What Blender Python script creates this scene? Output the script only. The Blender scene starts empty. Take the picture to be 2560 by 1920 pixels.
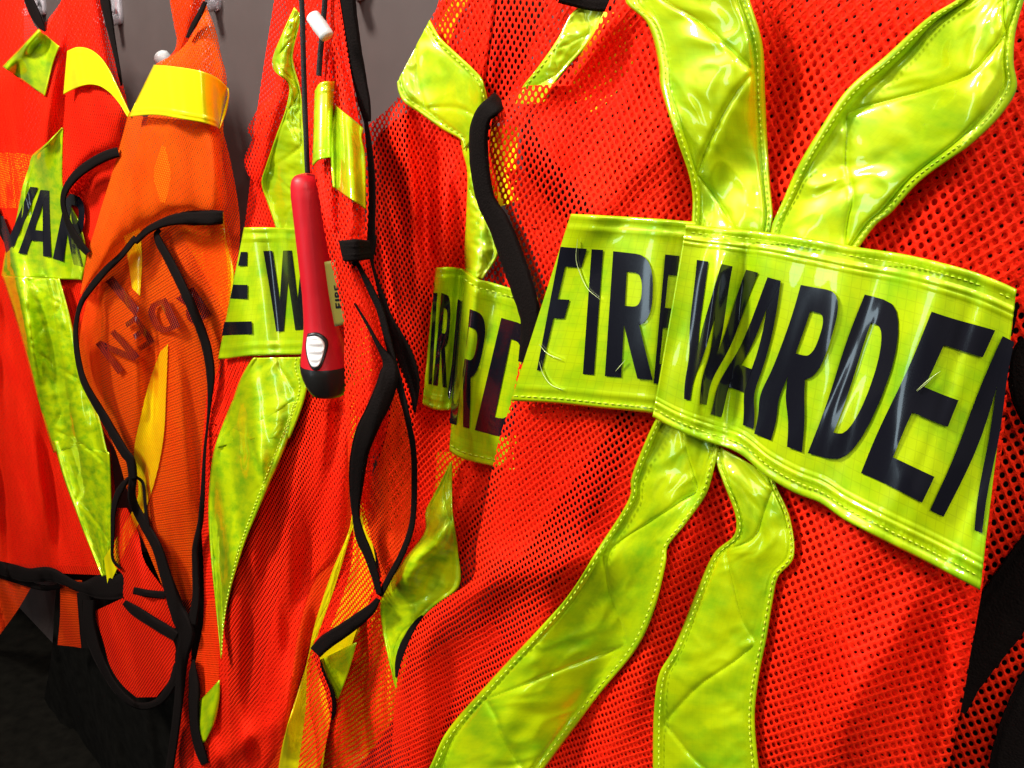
import bpy, math, random
import numpy as np
from mathutils import Vector, Matrix

random.seed(3)
rng = np.random.RandomState(11)
scene = bpy.context.scene
col = scene.collection

# ------------------------------------------------------------------ camera
F = 2217.0                       # focal length in photograph pixels (2560 wide)
PITCH = math.radians(17.0)
CAMZ = 1.20
cam_d = bpy.data.cameras.new('camera')
cam_d.sensor_width = 36.0
cam_d.lens = 36.0 * F / 2560.0
cam_d.clip_start = 0.02
cam_d.clip_end = 60
cam = bpy.data.objects.new('camera', cam_d)
col.objects.link(cam)
cam.location = (0, 0, CAMZ)
cam.rotation_euler = (math.pi / 2 - PITCH, 0, 0)
scene.camera = cam

# ------------------------------------------------------------------ world
world = bpy.data.worlds.new('World')
scene.world = world
world.use_nodes = True
bg = world.node_tree.nodes['Background']
bg.inputs[0].default_value = (1.0, 0.93, 0.86, 1)
bg.inputs[1].default_value = 0.045

scene.view_settings.view_transform = 'Standard'
scene.view_settings.look = 'None'
scene.view_settings.exposure = 0.0
scene.view_settings.gamma = 1.0
scene.cycles.max_bounces = 8
scene.cycles.diffuse_bounces = 4
scene.cycles.glossy_bounces = 3
scene.cycles.transmission_bounces = 4
scene.cycles.transparent_max_bounces = 16
scene.cycles.use_denoising = True


# ------------------------------------------------------------------ lamps
def area(name, loc, target, size, power, color=(1, 0.96, 0.9), shape='DISK'):
    d = bpy.data.lights.new(name, 'AREA')
    d.shape = shape
    d.size = size
    d.energy = power
    d.color = color
    o = bpy.data.objects.new(name, d)
    col.objects.link(o)
    o.location = loc
    v = Vector(target) - Vector(loc)
    o.rotation_euler = v.to_track_quat('-Z', 'Y').to_euler()
    return o


TGT = (-0.1, 0.65, 1.0)
area('ceiling_panel_lamp', (-1.45, 0.35, 2.35), TGT, 0.38, 64)
for lx, ly, lw in ((0.45, -0.25, 11), (-0.2, -1.2, 14), (0.9, -1.3, 14), (-1.5, -0.9, 12), (0.2, -2.3, 16), (1.5, -0.6, 9)):
    area('ceiling_downlight', (lx, ly, 2.45), (lx * .6 - .05, ly * .3 + .3, 0.9), 0.075, lw)
win = area('window_light', (-2.2, -0.75, 1.15), (0.1, 0.45, 1.0), 0.42, 9, (.70, .90, 1.0), 'RECTANGLE')
win.data.size_y = 1.5


# ------------------------------------------------------------------ noise
_perm = rng.permutation(512)
_g = rng.uniform(0, 2 * np.pi, 512)


def perlin(x, y, seed=0):
    x = np.asarray(x, float) + seed * 17.31
    y = np.asarray(y, float) + seed * 5.77
    xi = np.floor(x).astype(int); yi = np.floor(y).astype(int)
    fx = x - xi; fy = y - yi
    ux = fx * fx * fx * (fx * (fx * 6 - 15) + 10)
    uy = fy * fy * fy * (fy * (fy * 6 - 15) + 10)

    def gr(ix, iy, dx, dy):
        h = _perm[(ix + _perm[iy % 512]) % 512]
        a = _g[h]
        return np.cos(a) * dx + np.sin(a) * dy
    n00 = gr(xi, yi, fx, fy); n10 = gr(xi + 1, yi, fx - 1, fy)
    n01 = gr(xi, yi + 1, fx, fy - 1); n11 = gr(xi + 1, yi + 1, fx - 1, fy - 1)
    return (n00 * (1 - ux) + n10 * ux) * (1 - uy) + (n01 * (1 - ux) + n11 * ux) * uy * 1.0


# ------------------------------------------------------------------ the row of pegs and the wall it runs along
YAW = math.radians(44.0)
NRM = np.array([math.sin(YAW), math.cos(YAW), 0.0])      # from the camera towards the wall
TAN = np.array([math.cos(YAW), -math.sin(YAW), 0.0])     # along the row, coming nearer to the right
KROW, KWALL = 0.42, 0.56
CAM = np.array([0, 0, CAMZ])
FW = np.array([0, math.cos(PITCH), -math.sin(PITCH)])
UP = np.array([0, math.sin(PITCH), math.cos(PITCH)])


def ray(px, py):
    px = np.asarray(px, float); py = np.asarray(py, float)
    a = (px - 1280) / F; b = (960 - py) / F
    return np.stack([a, FW[1] + b * UP[1], FW[2] + b * UP[2]], -1)


def hit(px, py, k):
    """Point on the upright sheet that hangs k metres in front of the camera, parallel to the wall."""
    d = ray(px, py)
    s = np.asarray(k) / (d @ NRM)
    return CAM + d * s[..., None]


CROPS = {'C1': (0, 0, 2.592), 'C2': (560, 0, 2.592), 'C3': (1100, 0, 2.592), 'C4': (1680, 0, 2.5136),
         'C5': (0, 500, 2.592), 'C6': (500, 480, 2.592), 'C7': (960, 560, 2.592), 'C8': (1600, 560, 1.765),
         'D1': (0, 1100, 2.023), 'D2': (400, 1000, 1.803), 'D3': (900, 1100, 2.023), 'D4': (1600, 1100, 2.023),
         'P': (0, 0, 1.0)}


def P(s):
    """Measured outline: 'C1 12,30 40,50 C5 ...' -> points in photograph pixels."""
    out = []
    ox, oy, sc = 0, 0, 1
    for w in s.split():
        if w in CROPS:
            ox, oy, sc = CROPS[w]
        else:
            a = [float(q) for q in w.split(',')]
            p = [ox + a[0] / sc, oy + a[1] / sc]
            if len(a) > 2:
                p.append(a[2])
            out.append(p)
    return np.array(out)


def resample(pts, n, smooth=True):
    pts = np.asarray(pts, float)
    if len(pts) > 2 and smooth:
        e = np.vstack([2 * pts[0] - pts[1], pts, 2 * pts[-1] - pts[-2]])
        res = []
        for i in range(1, len(e) - 2):
            p0, p1, p2, p3 = e[i - 1], e[i], e[i + 1], e[i + 2]
            t = np.linspace(0, 1, 10, endpoint=False)[:, None]
            d01 = np.linalg.norm(p1[:2] - p0[:2]) ** .5 + 1e-6
            d12 = np.linalg.norm(p2[:2] - p1[:2]) ** .5 + 1e-6
            d23 = np.linalg.norm(p3[:2] - p2[:2]) ** .5 + 1e-6
            m1 = (p2 - p1) + d12 * ((p1 - p0) / d01 - (p2 - p0) / (d01 + d12))
            m2 = (p2 - p1) + d12 * ((p3 - p2) / d23 - (p3 - p1) / (d12 + d23))
            a = 2 * (p1 - p2) + m1 + m2
            b = -3 * (p1 - p2) - 2 * m1 - m2
            res.append(a * t ** 3 + b * t ** 2 + m1 * t + p1)
        pts = np.vstack(res + [e[-2][None]])
    d = np.r_[0, np.cumsum(np.linalg.norm(np.diff(pts[:, :2], axis=0), axis=1))]
    q = np.linspace(0, d[-1], n)
    return np.stack([np.interp(q, d, pts[:, k]) for k in range(pts.shape[1])], 1)


def plen(p):
    return np.linalg.norm(np.diff(np.asarray(p)[:, :2], axis=0), axis=1).sum()


# ------------------------------------------------------------------ materials
def new_mat(name):
    m = bpy.data.materials.new(name)
    m.use_nodes = True
    nt = m.node_tree
    b = nt.nodes['Principled BSDF']
    return m, nt, b


def N(nt, typ, **kw):
    n = nt.nodes.new(typ)
    for k, v in kw.items():
        if k == 'op':
            n.operation = v
        elif k.startswith('i'):
            n.inputs[int(k[1:])].default_value = v
        else:
            setattr(n, k, v)
    return n


def math_n(nt, op, a, b=None, clamp=False):
    n = nt.nodes.new('ShaderNodeMath'); n.operation = op; n.use_clamp = clamp
    for i, v in enumerate((a, b)):
        if v is None:
            continue
        if isinstance(v, (int, float)):
            n.inputs[i].default_value = v
        else:
            nt.links.new(v, n.inputs[i])
    return n.outputs[0]


def fabric(name, color, px, py, radius, trans=0.25, var=0.2, bump=0.5):
    """Knitted safety mesh: staggered oval holes of pitch px x py metres, open right through."""
    m, nt, b = new_mat(name)
    L = nt.links.new
    uv = N(nt, 'ShaderNodeUVMap').outputs[0]
    nz = N(nt, 'ShaderNodeTexNoise'); nz.inputs['Scale'].default_value = 55; nz.inputs['Detail'].default_value = 1
    L(uv, nz.inputs['Vector'])
    off = N(nt, 'ShaderNodeVectorMath', op='MULTIPLY_ADD')
    L(nz.outputs['Color'], off.inputs[0]); off.inputs[1].default_value = (px * .35, py * .35, 0); L(uv, off.inputs[2])
    sc = N(nt, 'ShaderNodeVectorMath', op='DIVIDE'); L(off.outputs[0], sc.inputs[0]); sc.inputs[1].default_value = (px, py, 1)
    ds = []
    for sh in (0.0, 0.5):
        ad = N(nt, 'ShaderNodeVectorMath', op='ADD'); L(sc.outputs[0], ad.inputs[0]); ad.inputs[1].default_value = (sh, sh, 0)
        fr = N(nt, 'ShaderNodeVectorMath', op='FRACTION'); L(ad.outputs[0], fr.inputs[0])
        sb = N(nt, 'ShaderNodeVectorMath', op='MULTIPLY_ADD'); L(fr.outputs[0], sb.inputs[0])
        sb.inputs[1].default_value = (1.0, 1.0, 0); sb.inputs[2].default_value = (-.5, -.5, 0)
        ln = N(nt, 'ShaderNodeVectorMath', op='LENGTH'); L(sb.outputs[0], ln.inputs[0])
        ds.append(ln.outputs['Value'])
    d = math_n(nt, 'MINIMUM', ds[0], ds[1])
    hole = N(nt, 'ShaderNodeMapRange'); L(d, hole.inputs[0])
    hole.inputs[1].default_value = radius - .03; hole.inputs[2].default_value = radius + .03
    hole.inputs[3].default_value = 1; hole.inputs[4].default_value = 0
    # knit: fine yarn loops between the holes
    wv = N(nt, 'ShaderNodeTexNoise'); wv.inputs['Scale'].default_value = 900; wv.inputs['Detail'].default_value = 2
    L(uv, wv.inputs['Vector'])
    rim = N(nt, 'ShaderNodeMapRange'); L(d, rim.inputs[0])
    rim.inputs[1].default_value = radius; rim.inputs[2].default_value = radius + .2
    hgt = math_n(nt, 'ADD', math_n(nt, 'MULTIPLY', rim.outputs[0], 1.0), math_n(nt, 'MULTIPLY', wv.outputs[0], .8))
    bp = N(nt, 'ShaderNodeBump'); bp.inputs['Strength'].default_value = bump; bp.inputs['Distance'].default_value = .0009
    L(hgt, bp.inputs['Height'])
    # dye a touch uneven from yarn to yarn
    cr = N(nt, 'ShaderNodeMixRGB'); cr.blend_type = 'MIX'
    cr.inputs[1].default_value = (min(color[0] * 1.03, .99), color[1] * 2.0, color[2] * 1.5, 1)
    cr.inputs[2].default_value = (color[0] * .88, color[1] * .5, color[2], 1)
    big = N(nt, 'ShaderNodeTexNoise'); big.inputs['Scale'].default_value = 14; big.inputs['Detail'].default_value = 3
    L(uv, big.inputs['Vector'])
    yr = N(nt, 'ShaderNodeMapRange'); L(math_n(nt, 'ADD', math_n(nt, 'MULTIPLY', wv.outputs[0], .65), math_n(nt, 'MULTIPLY', big.outputs[0], .35)), yr.inputs[0])
    yr.inputs[1].default_value = .5 - var; yr.inputs[2].default_value = .5 + var
    L(yr.outputs[0], cr.inputs[0])
    L(cr.outputs[0], b.inputs['Base Color'])
    b.inputs['Roughness'].default_value = .62
    b.inputs['Specular IOR Level'].default_value = .06
    b.inputs['Sheen Weight'].default_value = .0
    L(bp.outputs[0], b.inputs['Normal'])
    tl = N(nt, 'ShaderNodeBsdfTranslucent'); L(cr.outputs[0], tl.inputs[0])
    mx = N(nt, 'ShaderNodeMixShader'); mx.inputs[0].default_value = trans
    L(b.outputs[0], mx.inputs[1]); L(tl.outputs[0], mx.inputs[2])
    tr = N(nt, 'ShaderNodeBsdfTransparent')
    mh = N(nt, 'ShaderNodeMixShader'); L(hole.outputs[0], mh.inputs[0]); L(mx.outputs[0], mh.inputs[1]); L(tr.outputs[0], mh.inputs[2])
    L(mh.outputs[0], nt.nodes['Material Output'].inputs[0])
    return m


def vinyl(name, color, color2, grid=0.003, metal=.25, coat=1.0, bump=.35):
    """Glossy clear vinyl over a fluorescent retroreflective backing with a fine prism grid."""
    m, nt, b = new_mat(name)
    L = nt.links.new
    uv = N(nt, 'ShaderNodeUVMap').outputs[0]
    br = N(nt, 'ShaderNodeTexBrick'); L(uv, br.inputs['Vector'])
    br.offset = 0.0
    br.inputs['Scale'].default_value = 1.0
    br.inputs['Brick Width'].default_value = grid; br.inputs['Row Height'].default_value = grid
    br.inputs['Mortar Size'].default_value = grid * .05
    br.inputs['Color1'].default_value = (1, 1, 1, 1); br.inputs['Color2'].default_value = (.8, .8, .8, 1)
    br.inputs['Mortar'].default_value = (0, 0, 0, 1)
    nz = N(nt, 'ShaderNodeTexNoise'); nz.inputs['Scale'].default_value = 30; nz.inputs['Detail'].default_value = 4
    nz.inputs['Roughness'].default_value = .6
    L(uv, nz.inputs['Vector'])
    mr = N(nt, 'ShaderNodeMapRange'); L(nz.outputs[0], mr.inputs[0]); mr.inputs[1].default_value = .42; mr.inputs[2].default_value = .66
    mix = N(nt, 'ShaderNodeMixRGB'); mix.inputs[1].default_value = (*color, 1); mix.inputs[2].default_value = (*color2, 1)
    L(mr.outputs[0], mix.inputs[0])
    mul = N(nt, 'ShaderNodeMixRGB'); mul.blend_type = 'MULTIPLY'; mul.inputs[0].default_value = .12 if 'band' in name else .05
    L(mix.outputs[0], mul.inputs[1]); L(br.outputs[0], mul.inputs[2])
    L(mul.outputs[0], b.inputs['Base Color'])
    b.inputs['Metallic'].default_value = metal
    b.inputs['Roughness'].default_value = .38
    b.inputs['Specular IOR Level'].default_value = .5
    b.inputs['Coat Weight'].default_value = coat
    b.inputs['Coat Roughness'].default_value = .04
    b.inputs['Coat IOR'].default_value = 1.5
    n2 = N(nt, 'ShaderNodeTexNoise'); n2.inputs['Scale'].default_value = 90; n2.inputs['Detail'].default_value = 3
    L(uv, n2.inputs['Vector'])
    bp = N(nt, 'ShaderNodeBump'); bp.inputs['Strength'].default_value = bump; bp.inputs['Distance'].default_value = .002
    L(n2.outputs[0], bp.inputs['Height'])
    L(bp.outputs[0], b.inputs['Normal']); L(bp.outputs[0], b.inputs['Coat Normal'])
    return m


def plain(name, color, rough=.5, spec=.5, noise=0, nscale=300, bump=0, coat=0, trans=0, metal=0):
    m, nt, b = new_mat(name)
    L = nt.links.new
    b.inputs['Base Color'].default_value = (*color, 1)
    b.inputs['Roughness'].default_value = rough
    b.inputs['Specular IOR Level'].default_value = spec
    b.inputs['Coat Weight'].default_value = coat
    b.inputs['Coat Roughness'].default_value = .08
    b.inputs['Transmission Weight'].default_value = trans
    b.inputs['Metallic'].default_value = metal
    if noise or bump:
        tc = N(nt, 'ShaderNodeTexCoord')
        nz = N(nt, 'ShaderNodeTexNoise'); nz.inputs['Scale'].default_value = nscale; nz.inputs['Detail'].default_value = 4
        L(tc.outputs['Object'], nz.inputs['Vector'])
        if noise:
            mx = N(nt, 'ShaderNodeMixRGB')
            mx.inputs[1].default_value = (*[c * (1 - noise) for c in color], 1)
            mx.inputs[2].default_value = (*[min(1, c * (1 + noise)) for c in color], 1)
            L(nz.outputs[0], mx.inputs[0]); L(mx.outputs[0], b.inputs['Base Color'])
        if bump:
            bp = N(nt, 'ShaderNodeBump'); bp.inputs['Strength'].default_value = bump; bp.inputs['Distance'].default_value = .001
            L(nz.outputs[0], bp.inputs['Height']); L(bp.outputs[0], b.inputs['Normal'])
    return m


RED = fabric('red_mesh_fabric', (.95, .016, .003), .0053, .0066, .225, trans=.12)
RED2 = fabric('red_mesh_fabric_lining', (.93, .014, .003), .0049, .0060, .15, trans=.05)
ORANGE = fabric('orange_fine_mesh_fabric', (.98, .092, .003), .0038, .0046, .19, trans=.35)
ORED = fabric('red_fine_mesh_fabric', (.96, .045, .003), .0038, .0046, .18, trans=.35)
OPEN = fabric('red_open_fine_mesh_fabric', (.97, .040, .003), .0038, .0046, .36, trans=.3)
REDF = fabric('red_mesh_fabric_distant', (.95, .016, .003), .0053, .0066, .20)
LIME = vinyl('lime_vinyl_tape', (.59, .75, .0), (.28, .54, .002), metal=.28, bump=.04)
LIMEB = vinyl('lime_vinyl_band', (.57, .75, .0), (.27, .58, .002), grid=.0042, metal=.25, bump=.03)
YEL = vinyl('yellow_vinyl_tape', (.95, .82, .0), (.85, .74, .0), metal=.1, bump=.05)
BLACK = plain('black_woven_binding', (.0055, .0035, .003), .85, .06, noise=.5, nscale=900, bump=.6)
PRINT = plain('black_vinyl_print', (.006, .006, .01), .25, .5, coat=1.0)
THREAD = plain('pale_yellow_thread', (.60, .74, .03), .6)
TORCHRED = plain('red_torch_plastic', (.50, .006, .014), .45, .3, noise=.12, nscale=60, bump=.12)
TORCHBLK = plain('black_torch_plastic', (.012, .011, .01), .35, .4, noise=.3, nscale=200)
WHITE = plain('white_plastic', (.75, .76, .74), .35, .5)
CLEAR = plain('clear_hook_plastic', (.75, .70, .74), .12, .5, trans=.65)
FUZZ = plain('black_fuzzy_cloth_and_hole_shade', (.0045, .004, .0032), .95, .04, noise=.95, nscale=45, bump=.8)  # garment cloth, and the black of the sheets that stand for shade
GLINT = plain('painted_crease_glint', (.66, .78, .30), .15, .6, coat=1.0)  # pale colour standing in for highlights on the vinyl
CORD = plain('black_cord', (.010, .009, .009), .7, .3, noise=.4, nscale=1500, bump=.6)
STICK = plain('yellow_torch_label', (.15, .125, .01), .6)


# ------------------------------------------------------------------ object helpers
def mesh_obj(name, verts, faces, mat, parent=None, uv=None, solid=0, smooth=True):
    me = bpy.data.meshes.new(name)
    verts = np.asarray(verts, float).reshape(-1, 3)
    if parent is not None:
        q = parent
        while q is not None:
            verts = verts - np.array(q.location); q = q.parent
    faces = np.asarray(faces)
    me.vertices.add(len(verts)); me.vertices.foreach_set('co', verts.astype(np.float32).ravel())
    k = faces.shape[1]
    me.loops.add(faces.size); me.loops.foreach_set('vertex_index', faces.astype(np.int32).ravel())
    me.polygons.add(len(faces))
    me.polygons.foreach_set('loop_start', (np.arange(len(faces)) * k).astype(np.int32))
    me.polygons.foreach_set('loop_total', np.full(len(faces), k, np.int32))
    if uv is not None:
        l = me.uv_layers.new(name='UVMap')
        l.data.foreach_set('uv', np.asarray(uv, np.float32)[faces.ravel()].ravel())
    me.update(calc_edges=True); me.validate()
    if smooth:
        me.polygons.foreach_set('use_smooth', np.ones(len(me.polygons), bool))
    me.materials.append(mat)
    o = bpy.data.objects.new(name, me)
    col.objects.link(o)
    if parent is not None:
        o.parent = parent
    if solid:
        md = o.modifiers.new('thickness', 'SOLIDIFY'); md.thickness = solid; md.offset = 0.0
    return o


def grid_faces(nr, nc, base=0):
    i = np.arange(nr * nc).reshape(nr, nc) + base
    return np.stack([i[:-1, :-1], i[1:, :-1], i[1:, 1:], i[:-1, 1:]], -1).reshape(-1, 4)


def thing(name, label, cat, loc, group=None):
    o = bpy.data.objects.new(name, None)
    col.objects.link(o)
    o.location = loc
    o.empty_display_size = .05
    o['label'] = label; o['category'] = cat
    if group:
        o['group'] = group
    return o


# ------------------------------------------------------------------ vests: a hanging sheet with its own stand-off and folds
class Vest:
    def __init__(self, label, base, hook, folds=(), noise=.006, seed=0, fx=11., fz=3., grain=0.):
        self.base, self.noise, self.seed, self.fx, self.fz, self.grain = base, noise, seed, fx, fz, grain
        self.folds = folds
        p = hit(np.array(hook[0]), np.array(hook[1]), KROW - base)
        self.root = thing('safety_vest', label, 'vest', tuple(p), 'vests hanging along the wall')

    def height(self, px, py):
        p0 = hit(px, py, np.full(np.shape(px), KROW))
        X = p0 @ TAN; Z = p0[..., 2]
        h = np.full(np.shape(px), self.base, float)
        h = h + 1.6 * self.noise * (perlin(X * self.fx + .25 * Z * self.fz, Z * self.fz, self.seed) * 1.6
                              + .5 * perlin(X * self.fx * 2.3, Z * self.fz * 1.7, self.seed + 3))
        for (x0, y0, x1, y1, sg, mm, kind) in self.folds:
            dx, dy = x1 - x0, y1 - y0
            ln = math.hypot(dx, dy)
            ux, uy = dx / ln, dy / ln
            t = (px - x0) * ux + (py - y0) * uy
            s = (px - x0) * -uy + (py - y0) * ux
            w = 1 / (1 + np.exp(-(t + .0 * ln) / (sg * .8 + 20))) * 1 / (1 + np.exp((t - ln) / (sg * .8 + 20)))
            if kind == 'g':
                h = h + mm * .0020 * w * np.exp(-.5 * (s / sg) ** 2)
            elif kind == 'v':
                h = h + mm * .001 * w * np.exp(-np.abs(s) / sg)
            else:
                h = h + mm * .001 * w * .5 * (1 + np.tanh(s / sg))
        return h, X, Z

    def at(self, px, py, off):
        h, X, Z = self.height(px, py)
        return hit(px, py, KROW - h - off), X, Z

    def root_px(self):
        return self.root


def loft(v, name, A, B, mat, off=0., parent=None, step=9., disp=None, uv='plane', solid=0, grain=None, smooth=True, cross=None, pdisp=None):
    """Sheet between two measured edges A and B of a vest; disp(u across 0-1, s along in widths) adds relief in metres."""
    A = P(A) if isinstance(A, str) else np.asarray(A, float)
    B = P(B) if isinstance(B, str) else np.asarray(B, float)
    nr = max(4, int(max(plen(A), plen(B)) / step) + 1)
    a = resample(A, nr, smooth)[:, :2]; b = resample(B, nr, smooth)[:, :2]
    wid = np.linalg.norm(a - b, axis=1)
    nc = cross or max(3, int(np.percentile(wid, 90) / step) + 1)
    u = np.linspace(0, 1, nc)
    G = a[:, None, :] * (1 - u)[None, :, None] + b[:, None, :] * u[None, :, None]
    mid = (a + b) / 2
    along = np.r_[0, np.cumsum(np.linalg.norm(np.diff(mid, axis=0), axis=1))]
    wm = max(np.median(wid), 1)
    S = np.repeat((along / wm)[:, None], nc, 1)
    U = np.repeat(u[None], nr, 0)
    T = np.repeat(np.linspace(0, 1, nr)[:, None], nc, 1)
    o = off(U, T) if callable(off) else np.full(U.shape, off)
    if disp is not None:
        o = o + disp(U, S)
    if name in ('mesh_panel', 'front_flap', 'shoulder_panel'):      # raw edges curl away from the eye
        wpx = np.repeat(wid[:, None], nc, 1)
        o = o - .011 * np.exp(-U * wpx / 16) - .007 * np.exp(-(1 - U) * wpx / 12)
    if pdisp is not None:
        o = o + pdisp(G[..., 0], G[..., 1])
    co, X, Z = v.at(G[..., 0], G[..., 1], o)
    g = v.grain if grain is None else grain
    if name in ('lining', 'back_panel'):
        g += .42
    if uv == 'plane':
        c, s_ = math.cos(g), math.sin(g)
        UV = np.stack([X * c - Z * s_, X * s_ + Z * c], -1)
    else:
        wr = np.linalg.norm(co[nr // 2, 0] - co[nr // 2, -1])
        UV = np.stack([U * wr, S * wr], -1)
    return mesh_obj(name, co, grid_faces(nr, nc), mat, parent or v.root, UV.reshape(-1, 2), solid)


def tape_disp(seed, amp=.0022, border=.1, period=.95, phase=0., soft=.58):
    """Padded vinyl tape: flat sewn hems, pressed zig-zag folds, tilted facets and soft wrinkles between."""
    hv = np.random.RandomState(seed).uniform(-1, 1, 64)

    def f(u, s):
        m = 1 / (1 + np.exp(-(u - border) / .012)) / (1 + np.exp((u - 1 + border) / .012))
        uu = np.clip((u - border) / (1 - 2 * border), 0, 1)
        w1 = perlin(u * 1.6 + s * .5, s * 1.5, seed)
        q = s / period + phase + 2 + .08 * w1
        k = np.floor(q).astype(int); fr = q - k
        odd = (k % 2) == 1
        a = np.where(odd, 1 - uu, uu)
        z = fr
        H = lambda n: hv[np.clip(n, 0, 63)]
        hz = H(k) * (1 - fr) + H(k + 1) * fr
        t1 = (fr + 1) / 2
        eb = H(k - 1) * (1 - t1) + H(k + 1) * t1
        ea = H(k) * (1 - fr / 2) + H(k + 2) * fr / 2
        up = hz + (eb - hz) * np.clip((a - z) / np.maximum(1 - z, .02), 0, 1)
        dn = hz + (ea - hz) * np.clip((z - a) / np.maximum(z, .02), 0, 1)
        facet = np.where(a > z, up, dn)
        dz = np.abs(a - z)
        crease = -np.exp(-dz / .035)
        w2 = np.abs(perlin(u * 2.6 + .8 * w1, s * 2.3 + .8 * w1, seed + 1))
        w3 = perlin(u * 5 + 2 * w1, s * 4.5 + w2, seed + 2)
        puff = .45 * np.sin(np.pi * uu) ** .6
        h = puff + 1.15 * facet + .6 * crease + soft * (w1 - 1.0 * w2 + .34 * w3)
        edge = .25 * np.exp(-((u - .03) / .02) ** 2) + .25 * np.exp(-((u - .97) / .02) ** 2)
        groove = -.35 * np.exp(-((u - border * .9) / .012) ** 2) - .35 * np.exp(-((u - 1 + border * .9) / .012) ** 2)
        return amp * (m * h + edge + groove)
    return f


def band_edge(amp=.0010, border=.07):
    """Welded hem of the printed band: a raised lip and a pressed line beside it."""
    def f(u, s):
        e = .8 * np.exp(-((u - .012) / .012) ** 2) + .8 * np.exp(-((u - .988) / .012) ** 2)
        r = np.exp(-((u - border) / .007) ** 2) + np.exp(-((u - 1 + border) / .007) ** 2)
        r2 = .6 * np.exp(-((u - border - .022) / .006) ** 2) + .6 * np.exp(-((u - 1 + border + .022) / .006) ** 2)
        return amp * (e + r + r2)
    return f


def ripple(seed, amp, sx, sy, amp2=0):
    """Soft buckles of the vinyl band, as a function of position."""
    def f(x, y):
        w = perlin(x / sx + .35 * y / sx, y / sy, seed)
        h = amp * w * 1.5
        if amp2:
            h = h + amp2 * perlin(x / sx * 2.6 + w + .9 * y / sx, y / sy * 1.9 + w, seed + 2)
        return h
    return f


def binding(v, path, off=.004, width=None, name='binding', parent=None, mat=None, bulge=.16, step=6.):
    """Black folded binding sewn round an edge: a rounded ribbon along a measured path (x, y, width in px)."""
    p = P(path) if isinstance(path, str) else np.asarray(path, float)
    if p.shape[1] == 2:
        p = np.c_[p, np.full(len(p), width)]
    n = max(6, int(plen(p) / step) + 1)
    c = resample(p, n)
    d = np.gradient(c[:, :2], axis=0); d /= np.linalg.norm(d, axis=1)[:, None] + 1e-9
    nn = np.stack([-d[:, 1], d[:, 0]], 1)
    q = np.linspace(-1, 1, 9)
    wob = 1 + .06 * perlin(np.arange(n) * .23, np.full(n, .5), int(abs(p[0, 0])) % 31)
    G = c[:, None, :2] + nn[:, None, :] * (c[:, 2] * .5 * wob)[:, None, None] * q[None, :, None]
    s = (KROW / (ray(c[:, 0], c[:, 1]) @ NRM))
    r = c[:, 2] * .5 * s / F
    prof = np.sqrt(np.clip(1 - q ** 2, 0, 1))
    prof[0] = prof[-1] = 0
    o = (off(c) if callable(off) else np.full(n, off))[:, None] + np.minimum(r * bulge * 2, .003)[:, None] * prof[None, :]
    # stitched channel near one side
    o = o - .0006 * np.exp(-((q - .35) / .14) ** 2)[None, :] * (c[:, 2] > 16)[:, None]
    o[:, 0] -= .002; o[:, -1] -= .002
    co, X, Z = v.at(G[..., 0], G[..., 1], o)
    # underside closes the ribbon
    o2 = np.repeat((o[:, 4] - .004)[:, None], 2, 1)
    co2, _, _ = v.at(G[:, [8, 0], 0], G[:, [8, 0], 1], o2)
    full = np.concatenate([co, co2], 1)
    full = np.concatenate([full, full[:, :1]], 1)
    S = np.r_[0, np.cumsum(np.linalg.norm(np.diff(co[:, 4], axis=0), axis=1))]
    UV = np.stack([np.repeat((np.arange(12) / 11 * .012)[None], n, 0), np.repeat(S[:, None], 12, 1)], -1)
    return mesh_obj(name, full, grid_faces(n, 12), mat or BLACK, parent or v.root, UV.reshape(-1, 2))


def stitches(v, A, B, us, off, disp, parent, dash=9., gap=7., w=1.7):
    """Rows of single stitches at fractions us across the sheet between edges A and B."""
    A = P(A) if isinstance(A, str) else np.asarray(A, float)
    B = P(B) if isinstance(B, str) else np.asarray(B, float)
    nr = 400
    a = resample(A, nr)[:, :2]; b = resample(B, nr)[:, :2]
    wid = np.linalg.norm(a - b, axis=1); wm = max(np.median(wid), 1)
    mid = (a + b) / 2
    al = np.r_[0, np.cumsum(np.linalg.norm(np.diff(mid, axis=0), axis=1))]
    V, Fc = [], []
    for u in us:
        line = a * (1 - u) + b * u
        L = np.r_[0, np.cumsum(np.linalg.norm(np.diff(line, axis=0), axis=1))]
        t = 2.0
        while t + dash < L[-1]:
            tt = np.array([t, t + dash])
            x = np.interp(tt, L, line[:, 0]); y = np.interp(tt, L, line[:, 1]); s = np.interp(tt, L, al) / wm
            dx, dy = x[1] - x[0], y[1] - y[0]; ln = math.hypot(dx, dy) + 1e-6
            ox, oy = -dy / ln * w / 2, dx / ln * w / 2
            qx = np.array([x[0] - ox, x[1] - ox, x[1] + ox, x[0] + ox]); qy = np.array([y[0] - oy, y[1] - oy, y[1] + oy, y[0] + oy])
            oo = (off(np.full(4, u), np.full(4, .5)) if callable(off) else off) + (disp(np.full(4, u), s[[0, 1, 1, 0]]) if disp else 0) + .0006
            V.append((qx, qy, np.broadcast_to(oo, (4,)).copy()))
            t += dash + gap * random.uniform(.8, 1.3)
    if not V:
        return None
    X = np.concatenate([q[0] for q in V]); Y = np.concatenate([q[1] for q in V]); O = np.concatenate([q[2] for q in V])
    co, _, _ = v.at(X, Y, O)
    o = mesh_obj('stitching', co, np.arange(len(X)).reshape(-1, 4), THREAD, parent, None, .0006, False)
    o['kind'] = 'stuff'
    return o


# ------------------------------------------------------------------ lettering: block capitals as strokes in a unit box
def seg(a, b, c, d):
    return (np.array([a, b], float), np.array([c, d], float))


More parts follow.
